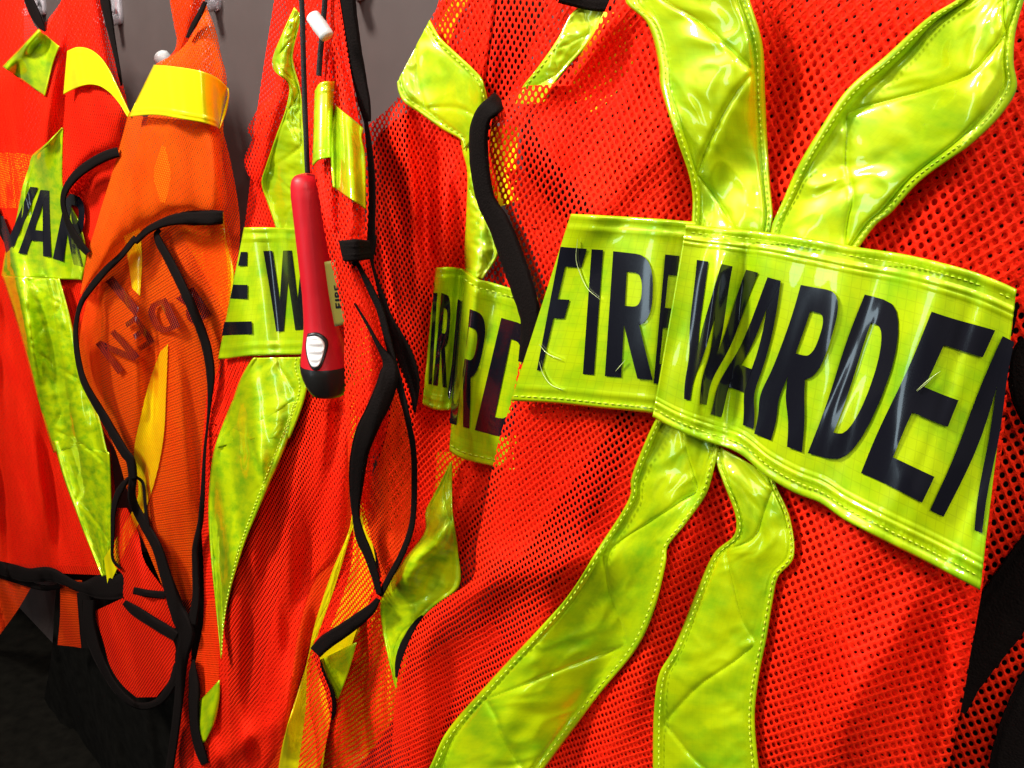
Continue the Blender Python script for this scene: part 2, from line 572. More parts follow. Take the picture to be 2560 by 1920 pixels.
def arc_pts(x0, cx, y0, y1, rx, n=14):
    cy, ry = (y0 + y1) / 2, (y1 - y0) / 2
    t = np.linspace(-np.pi / 2, np.pi / 2, n)
    e = 2 / 2.6
    X = cx + rx * np.abs(np.cos(t)) ** e
    Y = cy + ry * np.sign(np.sin(t)) * np.abs(np.sin(t)) ** e
    return np.vstack([[x0, y0], np.c_[X, Y], [x0, y1]])


def glyph(ch):
    s = .34
    h = .155
    if ch == 'I':
        return [seg((0, 0), (0, 1), (1, 0), (1, 1))]
    if ch == 'F':
        return [seg((0, 0), (0, 1), (s, 0), (s, 1)), seg((s, 0), (1, 0), (s, h), (1, h)), seg((s, .42), (.9, .42), (s, .42 + h), (.9, .42 + h))]
    if ch == 'E':
        return [seg((0, 0), (0, 1), (s, 0), (s, 1)), seg((s, 0), (.97, 0), (s, h), (.97, h)),
                seg((s, .41), (.9, .41), (s, .41 + h), (.9, .41 + h)), seg((s, 1 - h), (1, 1 - h), (s, 1), (1, 1))]
    if ch == 'W':
        return [seg((0, 0), (.18, 1), (.19, 0), (.36, 1)), seg((.41, 0), (.255, .86), (.59, 0), (.36, 1)),
                seg((.41, 0), (.64, 1), (.59, 0), (.745, .86)), seg((.81, 0), (.64, 1), (1, 0), (.82, 1))]
    if ch == 'A':
        return [seg((.35, 0), (0, 1), (.5, .2), (.25, 1)), seg((.65, 0), (1, 1), (.5, .2), (.75, 1)),
                seg((.35, 0), (.5, .2), (.65, 0), (.5, .2)), seg((.355, .62), (.645, .62), (.31, .78), (.69, .78))]
    if ch == 'R':
        return [seg((0, 0), (0, 1), (s, 0), (s, 1)),
                (arc_pts(s, .52, 0, .575, .43), arc_pts(s, .5, .15, .425, .2)),
                seg((.34, .575), (.68, 1), (.66, .55), (1, 1))]
    if ch == 'D':
        return [seg((0, 0), (0, 1), (s, 0), (s, 1)), (arc_pts(s, .42, 0, 1, .58), arc_pts(s, .42, .155, .845, .29))]
    if ch == 'Y':   # the N as it turns away round the band's end
        return [seg((0, 0), (0, 1), (.75, 0), (.27, 1)), seg((.55, 0), (.86, 1), (1, 0), (1, 1))]
    if ch == 'N':
        return [seg((0, 0), (0, 1), (.25, 0), (.25, 1)), seg((.75, 0), (.75, 1), (1, 0), (1, 1)),
                seg((.25, 0), (.75, 1), (.25, .3), (.75, .7)) if False else seg((0.02, 0), (.74, 1), (.28, 0), (.98, 1))]
    return []


def lettering(v, items, off, parent, mat=None, warp=None, clip=None, name='lettering', step=10.):
    """items: (letter, quad TL TR BR BL in photograph pixels)."""
    VX, FX, base = [], [], 0
    for ch, quad in items:
        q = P(quad)
        sub = 0
        for (e1, e2) in glyph(ch):
            sub += 1
            def tox(pp):
                x, y = pp[..., 0:1], pp[..., 1:2]
                top = q[0] * (1 - x) + q[1] * x
                bot = q[3] * (1 - x) + q[2] * x
                return top * (1 - y) + bot * y
            n = max(2, int(max(plen(tox(e1)), plen(tox(e2))) / step) + 1, len(e1))
            if len(e1) > 2:
                n = max(n, 22)
            a = resample(e1, n, False); b = resample(e2, n, False)
            w = np.linalg.norm(tox(a) - tox(b), axis=1).max()
            nc = max(2, int(w / step) + 2)
            u = np.linspace(0, 1, nc)
            g = a[:, None] * (1 - u)[None, :, None] + b[:, None] * u[None, :, None]
            G = tox(g)
            X, Y = G[..., 0], G[..., 1]
            if warp:
                X, Y = warp(X, Y)
            o = off(X, Y) if callable(off) else np.full(X.shape, off)
            o = o + .00008 * sub
            co, _, _ = v.at(X, Y, o)
            if clip is not None:
                pass
            VX.append(co.reshape(-1, 3)); FX.append(grid_faces(n, nc, base)); base += n * nc
    return mesh_obj(name, np.concatenate(VX), np.concatenate(FX), mat or PRINT, parent, None, 0)


# ------------------------------------------------------------------ wall and floor
def plane_sheet(name, pts, mat, nx=2, ny=2):
    p = np.array(pts, float)
    u = np.linspace(0, 1, nx); w = np.linspace(0, 1, ny)
    G = (p[0] * (1 - u)[None, :, None] + p[1] * u[None, :, None]) * (1 - w)[:, None, None] + (p[3] * (1 - u)[None, :, None] + p[2] * u[None, :, None]) * w[:, None, None]
    o = mesh_obj(name, G, grid_faces(ny, nx), mat)
    o['kind'] = 'structure'
    return o


WALLM = plain('painted_wall', (.068, .050, .046), .7, .3, noise=.14, nscale=26, bump=.25)
c0 = NRM * KWALL
a0 = c0 + TAN * -4.5; a1 = c0 + TAN * 2.2
w_ = plane_sheet('wall', [(a0[0], a0[1], 2.6), (a1[0], a1[1], 2.6), (a1[0], a1[1], 0), (a0[0], a0[1], 0)], WALLM)
FLOORM = plain('black_carpet', (.006, .0052, .0038), .95, .05, noise=.97, nscale=34, bump=.6)
plane_sheet('floor', [(-6, -3, 0), (4, -3, 0), (4, 7, 0), (-6, 7, 0)], FLOORM)
# ================================================================== the foreground vest
G = Vest('large red mesh vest in front reading FIRE WARDEN across a wide lime band', .064, (2250, -40), noise=.0085, seed=2, fx=9, fz=2.5, grain=.16,
         folds=[(1700, 300, 1640, 1050, 26, 5, 's'),
                (1240, 260, 1460, 530, 45, 7, 'g'), (1560, 20, 1290, 260, 40, 6, 'g'), (1480, 560, 1560, 20, 60, -6, 'g'),
                (1180, 1450, 1480, 1400, 40, 7, 'g'), (1020, 1620, 1180, 1480, 60, 9, 'g'), (1060, 1920, 1040, 1620, 45, 8, 'g'),
                (1240, 1880, 1480, 1180, 40, 5, 'g'),
                (1930, 560, 1960, 60, 40, -5, 'g'), (2380, 560, 2460, 60, 60, 5, 'g'), (2130, 660, 2000, 1200, 60, 4, 'g'),
                (2330, 640, 2230, 1330, 60, 3, 'g'), (2040, 1900, 2350, 1450, 50, 5, 'g'), (1800, 640, 1740, 1050, 16, 3.5, 'g'), (1870, 620, 1810, 1100, 18, -3, 'g'),
                (1950, 1900, 2010, 1400, 40, 5, 'g'), (1560, 1800, 1720, 1320, 30, 5, 'g'), (1750, 1400, 1640, 1650, 40, -4, 'g'),
                (1785, 1140, 1845, 1330, 30, 4, 'g'), (2130, 1960, 2090, 1330, 55, 6, 'g'), (2280, 1960, 2330, 1480, 40, -5, 'g'), (1760, 560, 1990, 200, 60, -5, 'g'),
                (1380, 1960, 1560, 1560, 40, -5, 'g'), (1420, 620, 1640, 330, 40, 5, 'g')])
gl = 'P 1524,0 1466,116 1409,185 1385,208 1316,216 C3 440,620 340,720 312,850 305,1000 375,1230 465,1450 540,1659 C7 830,0 920,240 980,420 1000,550 P 1310,860 1279,1001 C7 750,1380 690,1640 D3 640,280 590,540 570,700 400,820 310,910 240,1040 190,1200 165,1500 150,1659 P 965,1960'
gr = 'P 2620,-40 2620,400 2562,700 2540,724 2529,850 2501,1155 2460,1400 2450,1471 2435,1575 2411,1728 2386,1851 2365,1960'
gl = gl.replace('P 1524,0', 'P 1536,-40 1524,0')
loft(G, 'mesh_panel', gl, gr, RED, 0)
# lining behind the mesh: the other half of the vest, with the gaps that show dark through the holes
loft(G, 'lining', 'P 1560,-40 1450,170 1330,300 1400,420 1480,530 1500,700', 'P 2640,-40 2640,300 2600,600 2560,760', RED2, -.012)
loft(G, 'lining', 'P 1262,420 1330,620 1380,760 1320,900 1290,1040 1240,1250 1215,1400', 'P 1300,420 1420,560 1560,700 1600,900 1530,1060 1400,1250 1300,1400', RED2, -.010)
loft(G, 'lining', 'P 1600,1000 1560,1150 1440,1380 1300,1600 1150,1800 1060,1960', 'P 2500,1000 2480,1300 2440,1560 2400,1750 2340,1960', RED2, -.011)
loft(G, 'lining', 'P 1230,1560 1100,1620 1040,1700 1020,1960', 'P 1260,1590 1180,1680 1120,1780 1080,1960', RED2, -.010)

loft(G, 'hole_shade_sheet', 'P 1640,-40 1430,210 1310,300 1360,700 1310,1000 1270,1300 1230,1500 1060,1700 1010,1960', 'P 1860,-40 2590,60 2580,500 2540,800 2490,1000 2460,1200 2430,1500 2390,1750 2340,1960', FUZZ, -.026, step=24)  # added black sheet: stands for the deep shade seen through the holes
binding(G, 'C3 395,640,46 340,690,48 285,742,46 255,830,48 250,960,48 262,1120,48 300,1300,48 C7 745,0,56 830,220,60 905,440,58 950,620,52 935,790,44 905,900,30', lambda c: .0045 - .020 * np.exp(-np.clip(c[:, 1] - 247, 0, 999) / 7), name='armhole_binding', bulge=.1)

loft(G, 'lining_tape', 'P 1510,30 1450,140 1420,240', 'P 1572,30 1592,150 1490,290', YEL, -.017, uv='strip')
# tapes
gs1 = ('P 1585,-40 C3 1205,0 P 1620,58 1649,162 1652,208 1690,336 1725,440 1733,492 1730,575',
       'P 1862,-40 1873,0 1904,110 1910,231 1916,347 1924,463 1931,544 1925,590')
gs2 = ('P 2440,-40 C4 1800,0 1620,110 1340,360 1100,570 930,820 790,1060 690,1290 640,1400 P 1925,600',
       'P 2570,-40 2557,0 2535,84 2531,159 2539,219 2507,278 2428,358 2300,453 2225,533 2193,557 2130,640')
gs3 = ('P 1650,1030 D3 1450,0 1375,200 1370,280 1200,560 1050,790 930,930 660,1220 430,1490 350,1659 P 1045,1960',
       'P 1800,1110 D4 380,110 340,260 230,420 140,540 130,620 70,860 D3 1400,1050 1200,1300 930,1659 P 1328,1960')
gs4 = ('P 1788,1110 D4 385,100 420,200 490,400 480,480 380,570 300,740 170,1060 100,1180 75,1350 68,1659 P 1634,1960',
       'P 1930,1190 D4 700,260 760,400 775,600 700,690 670,820 640,1000 600,1200 580,1400 600,1659 P 1902,1960')
for k, (sa, sb) in enumerate((gs1, gs2, gs3, gs4)):
    d = tape_disp(5 + 7 * k, .0036 if k != 3 else .0026, period=(1.05, 1.2, .95, 1.1)[k], phase=(.1, .6, .35, .8)[k])
    t = loft(G, 'reflective_tape', sa, sb, LIME, (.005, .0085, .006, .005)[k], disp=d, uv='strip', solid=.001, step=5)
    stitches(G, sa, sb, (.05, .945), (.006, .0095, .007, .006)[k], d, t)

# chest band
gb_l = ('P 1429,535 1505,539 1620,546 1740,556', 'P 1279,1001 1389,1007 1505,1019 1620,1030 1660,1036')
gb_r = ('P 1715,562 C8 240,8 550,38 800,75 950,103 1150,132 1300,165 1480,215 1600,262 1660,290',
        'P 1632,1040 C8 150,900 300,960 440,1010 560,1110 680,1180 800,1230 900,1300 1080,1395 1250,1480 1440,1580 1500,1612')

rl = ripple(41, .0008, 260, 500)
rr = ripple(43, .0026, 150, 420, .0011)
bl = loft(G, 'chest_band', gb_l[0], gb_l[1], LIMEB, .0075, disp=band_edge(), pdisp=rl, uv='strip', solid=.001, step=6)
br = loft(G, 'chest_band', gb_r[0], gb_r[1], LIMEB, .0125, disp=band_edge(), pdisp=rr, uv='strip', solid=.001, step=5)
stitches(G, gb_l[0], gb_l[1], (.975,), .0085, None, bl)
stitches(G, gb_r[0], gb_r[1], (.035, .96), .0125, lambda u, s: .0013 + 0 * u, br)
lettering(G, [('F', 'P 1401,617 1467,622 1377,926 1342,926'),
              ('I', 'C7 1345,163 1420,168 1360,978 1288,972'),
              ('R', 'C7 1485,176 P 1640,640 1632,950 1512,940'),
              ], lambda x, y: .0085 + rl(x, y), bl)
lettering(G, [('E', 'P 1663,636 1700,640 1664,962 1634,958')], lambda x, y: .0088 + rl(x, y), bl)


def crease_glints(v, parent, off, paths):  # pale strips that paint glints along creases in the vinyl
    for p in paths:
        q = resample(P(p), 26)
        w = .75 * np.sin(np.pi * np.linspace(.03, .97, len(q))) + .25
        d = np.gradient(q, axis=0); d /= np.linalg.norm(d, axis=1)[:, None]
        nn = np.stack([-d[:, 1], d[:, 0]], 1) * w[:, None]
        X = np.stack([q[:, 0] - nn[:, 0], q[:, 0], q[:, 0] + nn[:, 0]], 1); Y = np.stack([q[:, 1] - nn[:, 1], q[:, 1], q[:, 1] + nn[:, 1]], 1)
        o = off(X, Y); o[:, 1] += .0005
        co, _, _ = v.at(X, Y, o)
        mesh_obj('crease_glint', co, grid_faces(len(q), 3), GLINT, parent)


crease_glints(G, bl, lambda x, y: .0092 + rl(x, y), ['C7 1255,100 1245,230 1275,330 1320,420 1400,490', 'C7 1005,780 1060,840 1150,878', 'C7 1005,890 1030,970 1080,1040 1160,1075',
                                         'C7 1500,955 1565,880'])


def gwarp(x, y):
    k = np.exp(-((y - 955) / 60) ** 2) * np.exp(-((x - 1790) / 110) ** 2)
    k2 = np.exp(-((y - 830) / 70) ** 2) * np.exp(-((x - 1740) / 50) ** 2)
    k3 = np.exp(-((y - 990) / 45) ** 2) * np.exp(-((x - 1930) / 70) ** 2)
    return x - 13 * k - 7 * k2 - 9 * k3 + 2.5 * np.sin(y / 45 + x / 90), y + 4 * np.sin(x / 60.)


lettering(G, [('W', 'C8 248,163 525,213 335,815 176,765'),
              ('A', 'C8 500,215 690,260 498,905 320,845'),
              ('R', 'C8 708,262 915,310 715,1000 500,925'),
              ('D', 'C8 990,318 1200,368 960,1075 742,1005'),
              ('E', 'C8 1290,380 1572,476 1245,1225 975,1106'),
              ('Y', 'C8 1598,500 1652,528 1508,1365 1283,1256')], lambda x, y:   .0139 + rr(x, y), br, warp=gwarp, step=7)

crease_glints(G, br, lambda x, y: .0145 + rr(x, y), ['C8 1220,735 1270,690 1325,650', 'C8 1222,738 1262,705 1300,668'])
# ================================================================== vest at the right edge, behind the front one
H = Vest('red mesh vest cut by the right picture edge, crossed by two wide black bindings', .018, (2800, -60), noise=.004, seed=9, grain=.1)
loft(H, 'mesh_panel', 'P 2560,-40 2480,300 2400,640 2400,1000 2400,1500 2340,1960', 'P 2740,-40 2755,300 2760,640 2760,1000 2760,1500 2760,1960', RED, 0)
loft(H, 'hole_shade_sheet', 'P 2380,600 2360,1200 2330,1960', 'P 2745,600 2745,1200 2745,1960', FUZZ, -.020, step=24)  # black sheet added as the shade behind this mesh
loft(H, 'lining', 'P 2600,600 2560,1200 2520,1400', 'P 2760,600 2760,1200 2760,1400', RED2, -.012)
binding(H, 'P 2680,1300,150 2560,1460,150 2480,1570,140 2400,1680,130 2360,1760,120', .006, bulge=.12)
binding(H, 'P 2790,1500,110 2680,1600,110 2590,1735,112 2535,1880,110 2520,1990,110', .007, bulge=.12)
binding(H, 'P 2570,850,40 2550,900,56 2552,960,62 2568,1030,50 2600,1080,40', .012, bulge=.4)

# ================================================================== second vest: only IR and RD of its band show
Fv = Vest('red mesh vest behind the front one, its creased lime band showing RD', .022, (1320, -40), noise=.0105, seed=4, fx=12, grain=.12,
          folds=[(1235, -40, 1210, 240, 22, 9, 'g'), (1000, 260, 1080, 700, 30, 8, 'g'), (930, 330, 1010, 560, 22, -7, 'g'), (1090, 400, 1050, 640, 20, -6, 'g'),
                 (1160, 640, 1128, 1000, 12, -9, 'g'), (1190, 640, 1150, 1000, 22, 6, 'g'), (1030, 480, 1040, 1000, 26, 6, 'g'),
                 (960, 1500, 1140, 1290, 26, 8, 'g'), (1000, 1900, 960, 1560, 30, 6, 'g'), (880, 1920, 930, 1560, 26, -5, 'g'), (965, 380, 1005, 900, 15, 6, 'g'), (1040, 340, 1078, 720, 14, -7, 'g'), (1115, 420, 1110, 650, 14, 6, 'g')])
loft(Fv, 'mesh_panel', 'P 1110,-40 C2 1410,0 1340,120 1120,640 890,870 900,1000 P 915,520 900,700 900,900 930,1100 960,1260 940,1440 885,1600 832,1750 790,1960',
     'P 1250,-40 1243,60 1225,160 1216,262 1240,400 1260,600 1330,800 1330,1100 1280,1300 1200,1500 1080,1600 1040,1960', RED, 0)
loft(Fv, 'mesh_panel', 'P 1240,-40 C3 370,0 340,240 300,560 300,680 P 1230,330', 'P 1560,-40 1500,40 1440,160 1400,230 1340,300 1280,330', RED, .010)
loft(Fv, 'lining', 'P 1130,-40 1110,60 1030,260 1020,340 1040,700', 'P 1240,-40 1220,120 1200,260 1150,400 1150,760', RED2, -.012)
loft(Fv, 'lining', 'P 1380,-40 1340,80 1290,200 1230,300', 'P 1580,-40 1540,40 1480,170 1330,320', RED2, -.004)
loft(Fv, 'lining', 'P 1085,380 1090,600 1060,900 1010,1200 960,1500 900,1600', 'P 1200,380 1200,700 1240,1100 1180,1300 1100,1450 1000,1560', RED2, -.011)
loft(Fv, 'lining_tape', 'P 1090,1130 1090,1180 1060,1330 960,1480 850,1640 790,1760 740,1960', 'P 1180,1130 1130,1200 1100,1350 1050,1520 1010,1680 980,1800 860,1960', YEL, -.009, uv='strip')
loft(Fv, 'lining_tape', 'P 1230,320 1215,420 1240,520', 'P 1300,300 1290,420 1300,500', YEL, -.006, uv='strip')
loft(Fv, 'lining_tape', 'P 1115,-40 1105,20 1090,70', 'P 1190,-40 1150,40 1120,110', YEL, -.008, uv='strip')

fs = ('P 1075,50 1100,93 1139,131 1181,170 1204,197 1218,250 1222,300', 'P 994,205 997,228 1011,255 1054,285 1108,324 1154,351 1160,374')
d = tape_disp(31, .0026, period=1.1, phase=.4)
t = loft(Fv, 'reflective_tape', fs[0], fs[1], LIME, .0065, disp=d, uv='strip', solid=.001, step=5)
stitches(Fv, fs[0], fs[1], (.07, .93), .0075, d, t)
fsv = ('P 1152,340 1158,380 1169,424 1168,521 1163,640 1165,690', 'P 1225,300 1205,340 1195,380 1205,480 1225,560 1246,630 1206,697')
loft(Fv, 'reflective_tape', fsv[0], fsv[1], LIME, .0045, disp=tape_disp(35, .0022, period=1.3), uv='strip', solid=.001, step=5)
fs2 = ('C3 925,35 860,80 760,260 620,460 540,560 P 1290,260', 'C3 1060,60 1040,130 960,280 830,430 740,545 P 1360,260')
d2 = tape_disp(33, .0015)
t = loft(Fv, 'reflective_tape', fs2[0], fs2[1], LIME, .0150, disp=d2, uv='strip', solid=.001, step=5)
stitches(Fv, fs2[0], fs2[1], (.08,), .0160, d2, t)
loft(Fv, 'back_panel', 'P 1110,-40 1080,60 1040,220 1010,270', 'P 1210,-40 1190,60 1150,220 1110,300', RED2, -.014, step=24)
loft(Fv, 'hole_shade_sheet', 'P 1200,-40 1120,200 945,345 915,560 910,900 960,1300 900,1600', 'P 1420,-40 1300,200 1230,345 1200,560 1200,900 1200,1300 1040,1600', FUZZ, -.020, step=20)  # shade in the holes, put in as a black sheet
binding(Fv, 'P 1400,-12,40 1450,2,38 1500,10,38 1540,10,30', .018)
fb_l = ('C7 338,283 450,280 530,298 600,350 620,362', 'C7 252,1168 330,1200 420,1203 432,1190 440,1160')
fb_r = ('C7 520,300 600,355 700,380 820,415 900,440 P 1345,745', 'C7 425,1470 470,1500 550,1530 700,1565 800,1590 P 1300,1190')
r1 = ripple(51, .0035, 40, 400, .001)
r2 = ripple(53, .0016, 130, 300, .0008)
bl = loft(Fv, 'chest_band', fb_l[0], fb_l[1], LIMEB, .007, disp=band_edge(), pdisp=r1, uv='strip', solid=.001, step=4)
br = loft(Fv, 'chest_band', fb_r[0], fb_r[1], LIMEB, .013, disp=band_edge(), pdisp=r2, uv='strip', solid=.001, step=5)
stitches(Fv, fb_r[0], fb_r[1], (.045, .965), .0143, None, br)
lettering(Fv, [('I', 'C7 320,445 345,447 310,1040 288,1035'), ('R', 'C7 372,447 440,470 408,1060 318,1042')], lambda x, y: .0081 + r1(x, y), bl, step=5)
lettering(Fv, [('R', 'C7 498,530 690,600 552,1325 425,1290'), ('D', 'C7 760,608 1010,680 900,1420 588,1335')], lambda x, y: .0142 + r2(x, y), br, step=6)
lettering(Fv, [('I', 'C7 478,485 500,500 470,950 440,900'), ('I', 'C7 440,900 470,950 425,1140 412,1100')], lambda x, y: .0143 + r2(x, y), br, step=6)
fs3 = ('D3 460,112 380,270 335,360 330,460 230,600 140,730 105,820 115,950 140,1080 185,1270', 'D3 462,112 470,380 495,560 500,740 390,830 300,910 230,1000 205,1060 195,1150 187,1275')
loft(Fv, 'reflective_tape', fs3[0], fs3[1], LIME, .006, disp=tape_disp(37, .0016, period=2.0), uv='strip', solid=.001, step=5)
binding(Fv, 'D3 318,890,8 290,920,14 250,985,20 215,1060,22 195,1130,18 188,1200,10', .010)

# ================================================================== third vest: torch hangs on it
def sstep(a, b, x):
    t = np.clip((x - a) / (b - a), 0, 1)
    return t * t * (3 - 2 * t)


def fo(x, y):
    return .014 + .034 * sstep(180, 640, y) - .026 * sstep(1000, 1330, y)


def foc(c):
    return fo(c[:, 0], c[:, 1])


D = Vest('red mesh vest the torch hangs against, lime band showing E W', .030, (790, -40), noise=.0065, seed=6, fx=13, grain=.05,
         folds=[(700, 180, 640, 470, 16, 5, 'g'), (760, 1000, 560, 1920, 70, 8, 'g'), (640, 1100, 560, 1500, 40, 5, 'g'), (520, 1100, 560, 1700, 20, -6, 'g'),
                (850, 1000, 760, 1500, 14, -9, 'g'), (660, 1920, 720, 1700, 18, 6, 'g'), (540, 1900, 690, 1800, 20, 5, 'g'), (834, 120, 846, 600, 7, -5, 'g'), (870, 300, 890, 600, 12, 4, 'g'), (700, 1920, 835, 1050, 14, 7, 'g'), (600, 1800, 730, 1050, 22, -5, 'g'), (520, 1850, 560, 1560, 16, 5, 'g')])
loft(D, 'mesh_panel', 'P 700,-30 720,20 690,120 C2 340,480 320,600 240,680 150,850 180,890 130,1030 150,1120 215,1230 180,1400 150,1480 C6 265,400 215,680 160,930 120,1080 80,1250 40,1600 D2 210,100 210,400 220,650 255,950 265,1250 250,1450 190,1600 175,1690',
     'P 770,-30 770,100 775,300 775,600 790,900 863,1000 C6 940,1450 D2 830,0 860,280 850,540 800,720 720,800 660,950 620,1150 590,1400 545,1580 500,1659 P 650,1960', RED, 0)
loft(D, 'lining', 'P 650,310 640,430 600,620', 'P 720,300 730,420 740,620', RED2, -.012)
loft(D, 'lining', 'P 520,950 500,1200 510,1500 480,1960', 'P 650,950 600,1200 570,1500 580,1960', RED2, -.010)
loft(D, 'lining', 'P 800,950 760,1200 690,1500 640,1760 600,1960', 'P 930,950 930,1200 900,1400 830,1600 740,1960', RED2, -.012)
loft(D, 'side_panel', 'P 862,950 870,1100 850,1290 800,1380 745,1560 700,1760 660,1960', 'P 884,950 884,1100 882,1300 835,1430 790,1560 735,1765 700,1960', ORED, -.004)
ds1 = ('C2 458,48 380,220 315,400 330,460 420,540 410,680 340,880 270,1080 245,1180 290,1330 340,1485 P 693,590',
       'C2 500,98 480,200 450,320 445,380 490,560 505,650 P 757,300 768,420 766,500 764,590')
d = tape_disp(61, .0020, period=1.25, phase=.2)
loft(D, 'reflective_tape', ds1[0], ds1[1], LIME, .004, disp=d, uv='strip', solid=.001, step=5)
db = ('C6 288,230 490,230 605,235 P 800,573', 'C6 120,1083 180,1080 250,1070 340,1060 500,1055 650,1050 P 805,884')
r3 = ripple(63, .0012, 130, 500)
b_ = loft(D, 'chest_band', db[0], db[1], LIMEB, .007, disp=band_edge(), pdisp=r3, uv='strip', solid=.001, step=5)
lettering(D, [('I', 'C6 264,388 307,388 304,478 246,478'), ('I', 'C6 214,600 308,602 306,692 196,690'), ('I', 'C6 158,842 335,838 338,920 142,930'),
              ('W', 'C6 410,382 722,376 714,888 445,908')], lambda x, y: .0081 + r3(x, y), b_, step=5)
ds2 = ('C6 350,1075 340,1085 270,1200 190,1430 110,1659 D2 330,0 250,210 230,330 220,500 230,700 250,900 270,1100 274,1160',
       'C6 655,1070 650,1130 690,1270 580,1600 D2 640,0 560,220 450,480 380,650 320,850 290,1000 276,1165')
d = tape_disp(67, .0022, period=1.3, phase=.5)
t = loft(D, 'reflective_tape', ds2[0], ds2[1], LIME, .0070, disp=d, uv='strip', solid=.001, step=5)
stitches(D, ds2[0], ds2[1], (.9,), .0080, d, t, dash=6, gap=4, w=2)
ds3 = ('D2 866,200 868,540 770,780 700,1000 660,1180 600,1380 560,1520 530,1720', 'D2 885,520 852,620 783,850 722,1020 668,1200 672,1400 695,1500 720,1720')
ds3 = ('P 878,1080 883,1290 830,1433 790,1555 768,1654 735,1765 711,1843 690,1960', 'P 893,1200 894,1290 873,1344 836,1471 803,1566 775,1666 774,1776 785,1832 798,1960')
loft(D, 'reflective_tape', ds3[0], ds3[1], YEL, .003, disp=tape_disp(68, .0016, period=1.6), uv='strip', solid=.001, step=5)
loft(D, 'hole_shade_sheet', 'P 640,950 590,1200 545,1500 530,1760', 'P 860,950 830,1200 740,1500 670,1760', FUZZ, -.016, step=20)  # added black sheet, darkens the holes in place of real shade
loft(D, 'back_panel', 'P 690,-30 640,300 620,500 560,900 525,1300 520,1700 490,1960', 'P 840,-30 850,300 860,600 900,900 860,1300 740,1700 660,1960', RED2, -.024, step=20)
loft(D, 'lining', 'P 822,-20 805,200 790,300 800,500 840,640 880,860 890,1060', 'P 846,-20 880,200 910,400 915,600 950,760 960,900 930,1100', RED2, .002, pdisp=fo)
# lower left corner of its back
loft(D, 'back_panel', 'D2 215,900 160,1180 130,1280 140,1500 180,1610', 'D2 262,900 265,1100 265,1270 250,1450 200,1600', ORED, -.009)
loft(D, 'reflective_tape', 'D2 178,1360 175,1450 172,1500 180,1550', 'D2 268,1262 268,1340 250,1440 205,1540', LIME, -.005, uv='strip', solid=.001)
binding(D, 'D2 152,1170,6 150,1230,22 155,1300,30 152,1400,26 160,1500,24 185,1590,26 205,1640,22', -.003)

# folded front flap and the long front edge right of the torch
flap = lambda u, t: .010 * np.sin(np.pi * np.clip(u, 0, 1))
loft(D, 'inner_panel', 'P 757,-30 759,0 762,200 768,430', 'P 812,-30 808,0 800,170 790,440', RED, .002)
loft(D, 'front_flap', 'P 820,-30 C2 680,0 690,190 640,330 620,440 600,580 585,800 580,1070 610,1250 650,1450 680,1659 C6 780,100 830,380 900,680 930,850 935,1100 940,1300 P 866,1059 872,1150 885,1280',
     'P 850,-30 C2 740,0 800,380 850,560 900,830 915,1350 920,1560 C6 1090,320 1060,460 1110,640 1180,780 1200,900 P 975,900 965,1010 950,1100 920,1220 898,1300', RED, flap, grain=.0, pdisp=fo)
loft(D, 'front_edge_panel', 'P 860,980 870,1060 884,1150 888,1300 870,1400 835,1480 800,1570 770,1650 765,1760 740,1960',
     'P 985,900 960,1100 925,1180 900,1280 920,1370 948,1440 946,1505 905,1540 840,1590 800,1640 830,1760 790,1960', RED, -.004, pdisp=fo)
loft(D, 'front_edge_panel', 'C6 1110,640 1180,780 1215,900 P 985,940 965,1090 930,1190 905,1250 912,1320 940,1380 955,1450', 'C6 1150,660 1190,800 1230,950 1290,1250 P 1012,1000 1034,1120 1040,1200 1032,1311 1005,1380 960,1465', ORED, -.006, pdisp=fo)
loft(D, 'lining_tape', 'P 905,780 880,1000 880,1200 880,1400 830,1560 760,1700 740,1960', 'P 925,780 930,1000 900,1200 940,1440 890,1580 830,1780 800,1960', YEL, -.002, uv='strip')
f1 = ('C2 592,590 578,800 577,1072 582,1090', 'C2 718,530 715,680 700,880 690,1022')
f1 = ('C2 592,592 620,545 650,530 718,528', 'C2 577,1075 610,1040 650,1025 692,1020')
loft(D, 'reflective_tape', f1[0], f1[1], LIME, lambda u, t: .0105 + .004 * np.sin(np.pi * t), disp=band_edge(.0006, .1), pdisp=fo, uv='strip', solid=.001, step=4)
f2 = ('C2 725,682 900,830 888,880 905,930 918,1350', 'C2 695,985 P 829,420 C2 712,1212 820,1280 912,1352')
f2 = ('C2 722,680 702,850 692,1000 710,1212', 'C2 902,832 890,885 910,1000 918,1355')
d = tape_disp(71, .0012, period=1.4, phase=.4)
loft(D, 'reflective_tape', f2[0], f2[1], LIME, lambda u, t: .0115 + .006 * np.sin(np.pi * u), disp=d, pdisp=fo, uv='strip', solid=.001, step=4)
cuff = loft(D, 'cuff', 'C6 908,318 960,316 1030,314 1092,322', 'C6 935,440 950,445 1010,440 1098,428', BLACK, lambda u, t: .0125 + .005 * np.sin(np.pi * t), pdisp=fo, uv='strip', solid=.002, step=4,
            disp=lambda u, s: .0012 * np.abs(np.sin(u * 15.7)))
binding(D, 'C6 940,425,10 950,455,26 990,462,26 1004,440,14', lambda c: foc(c) + .008)
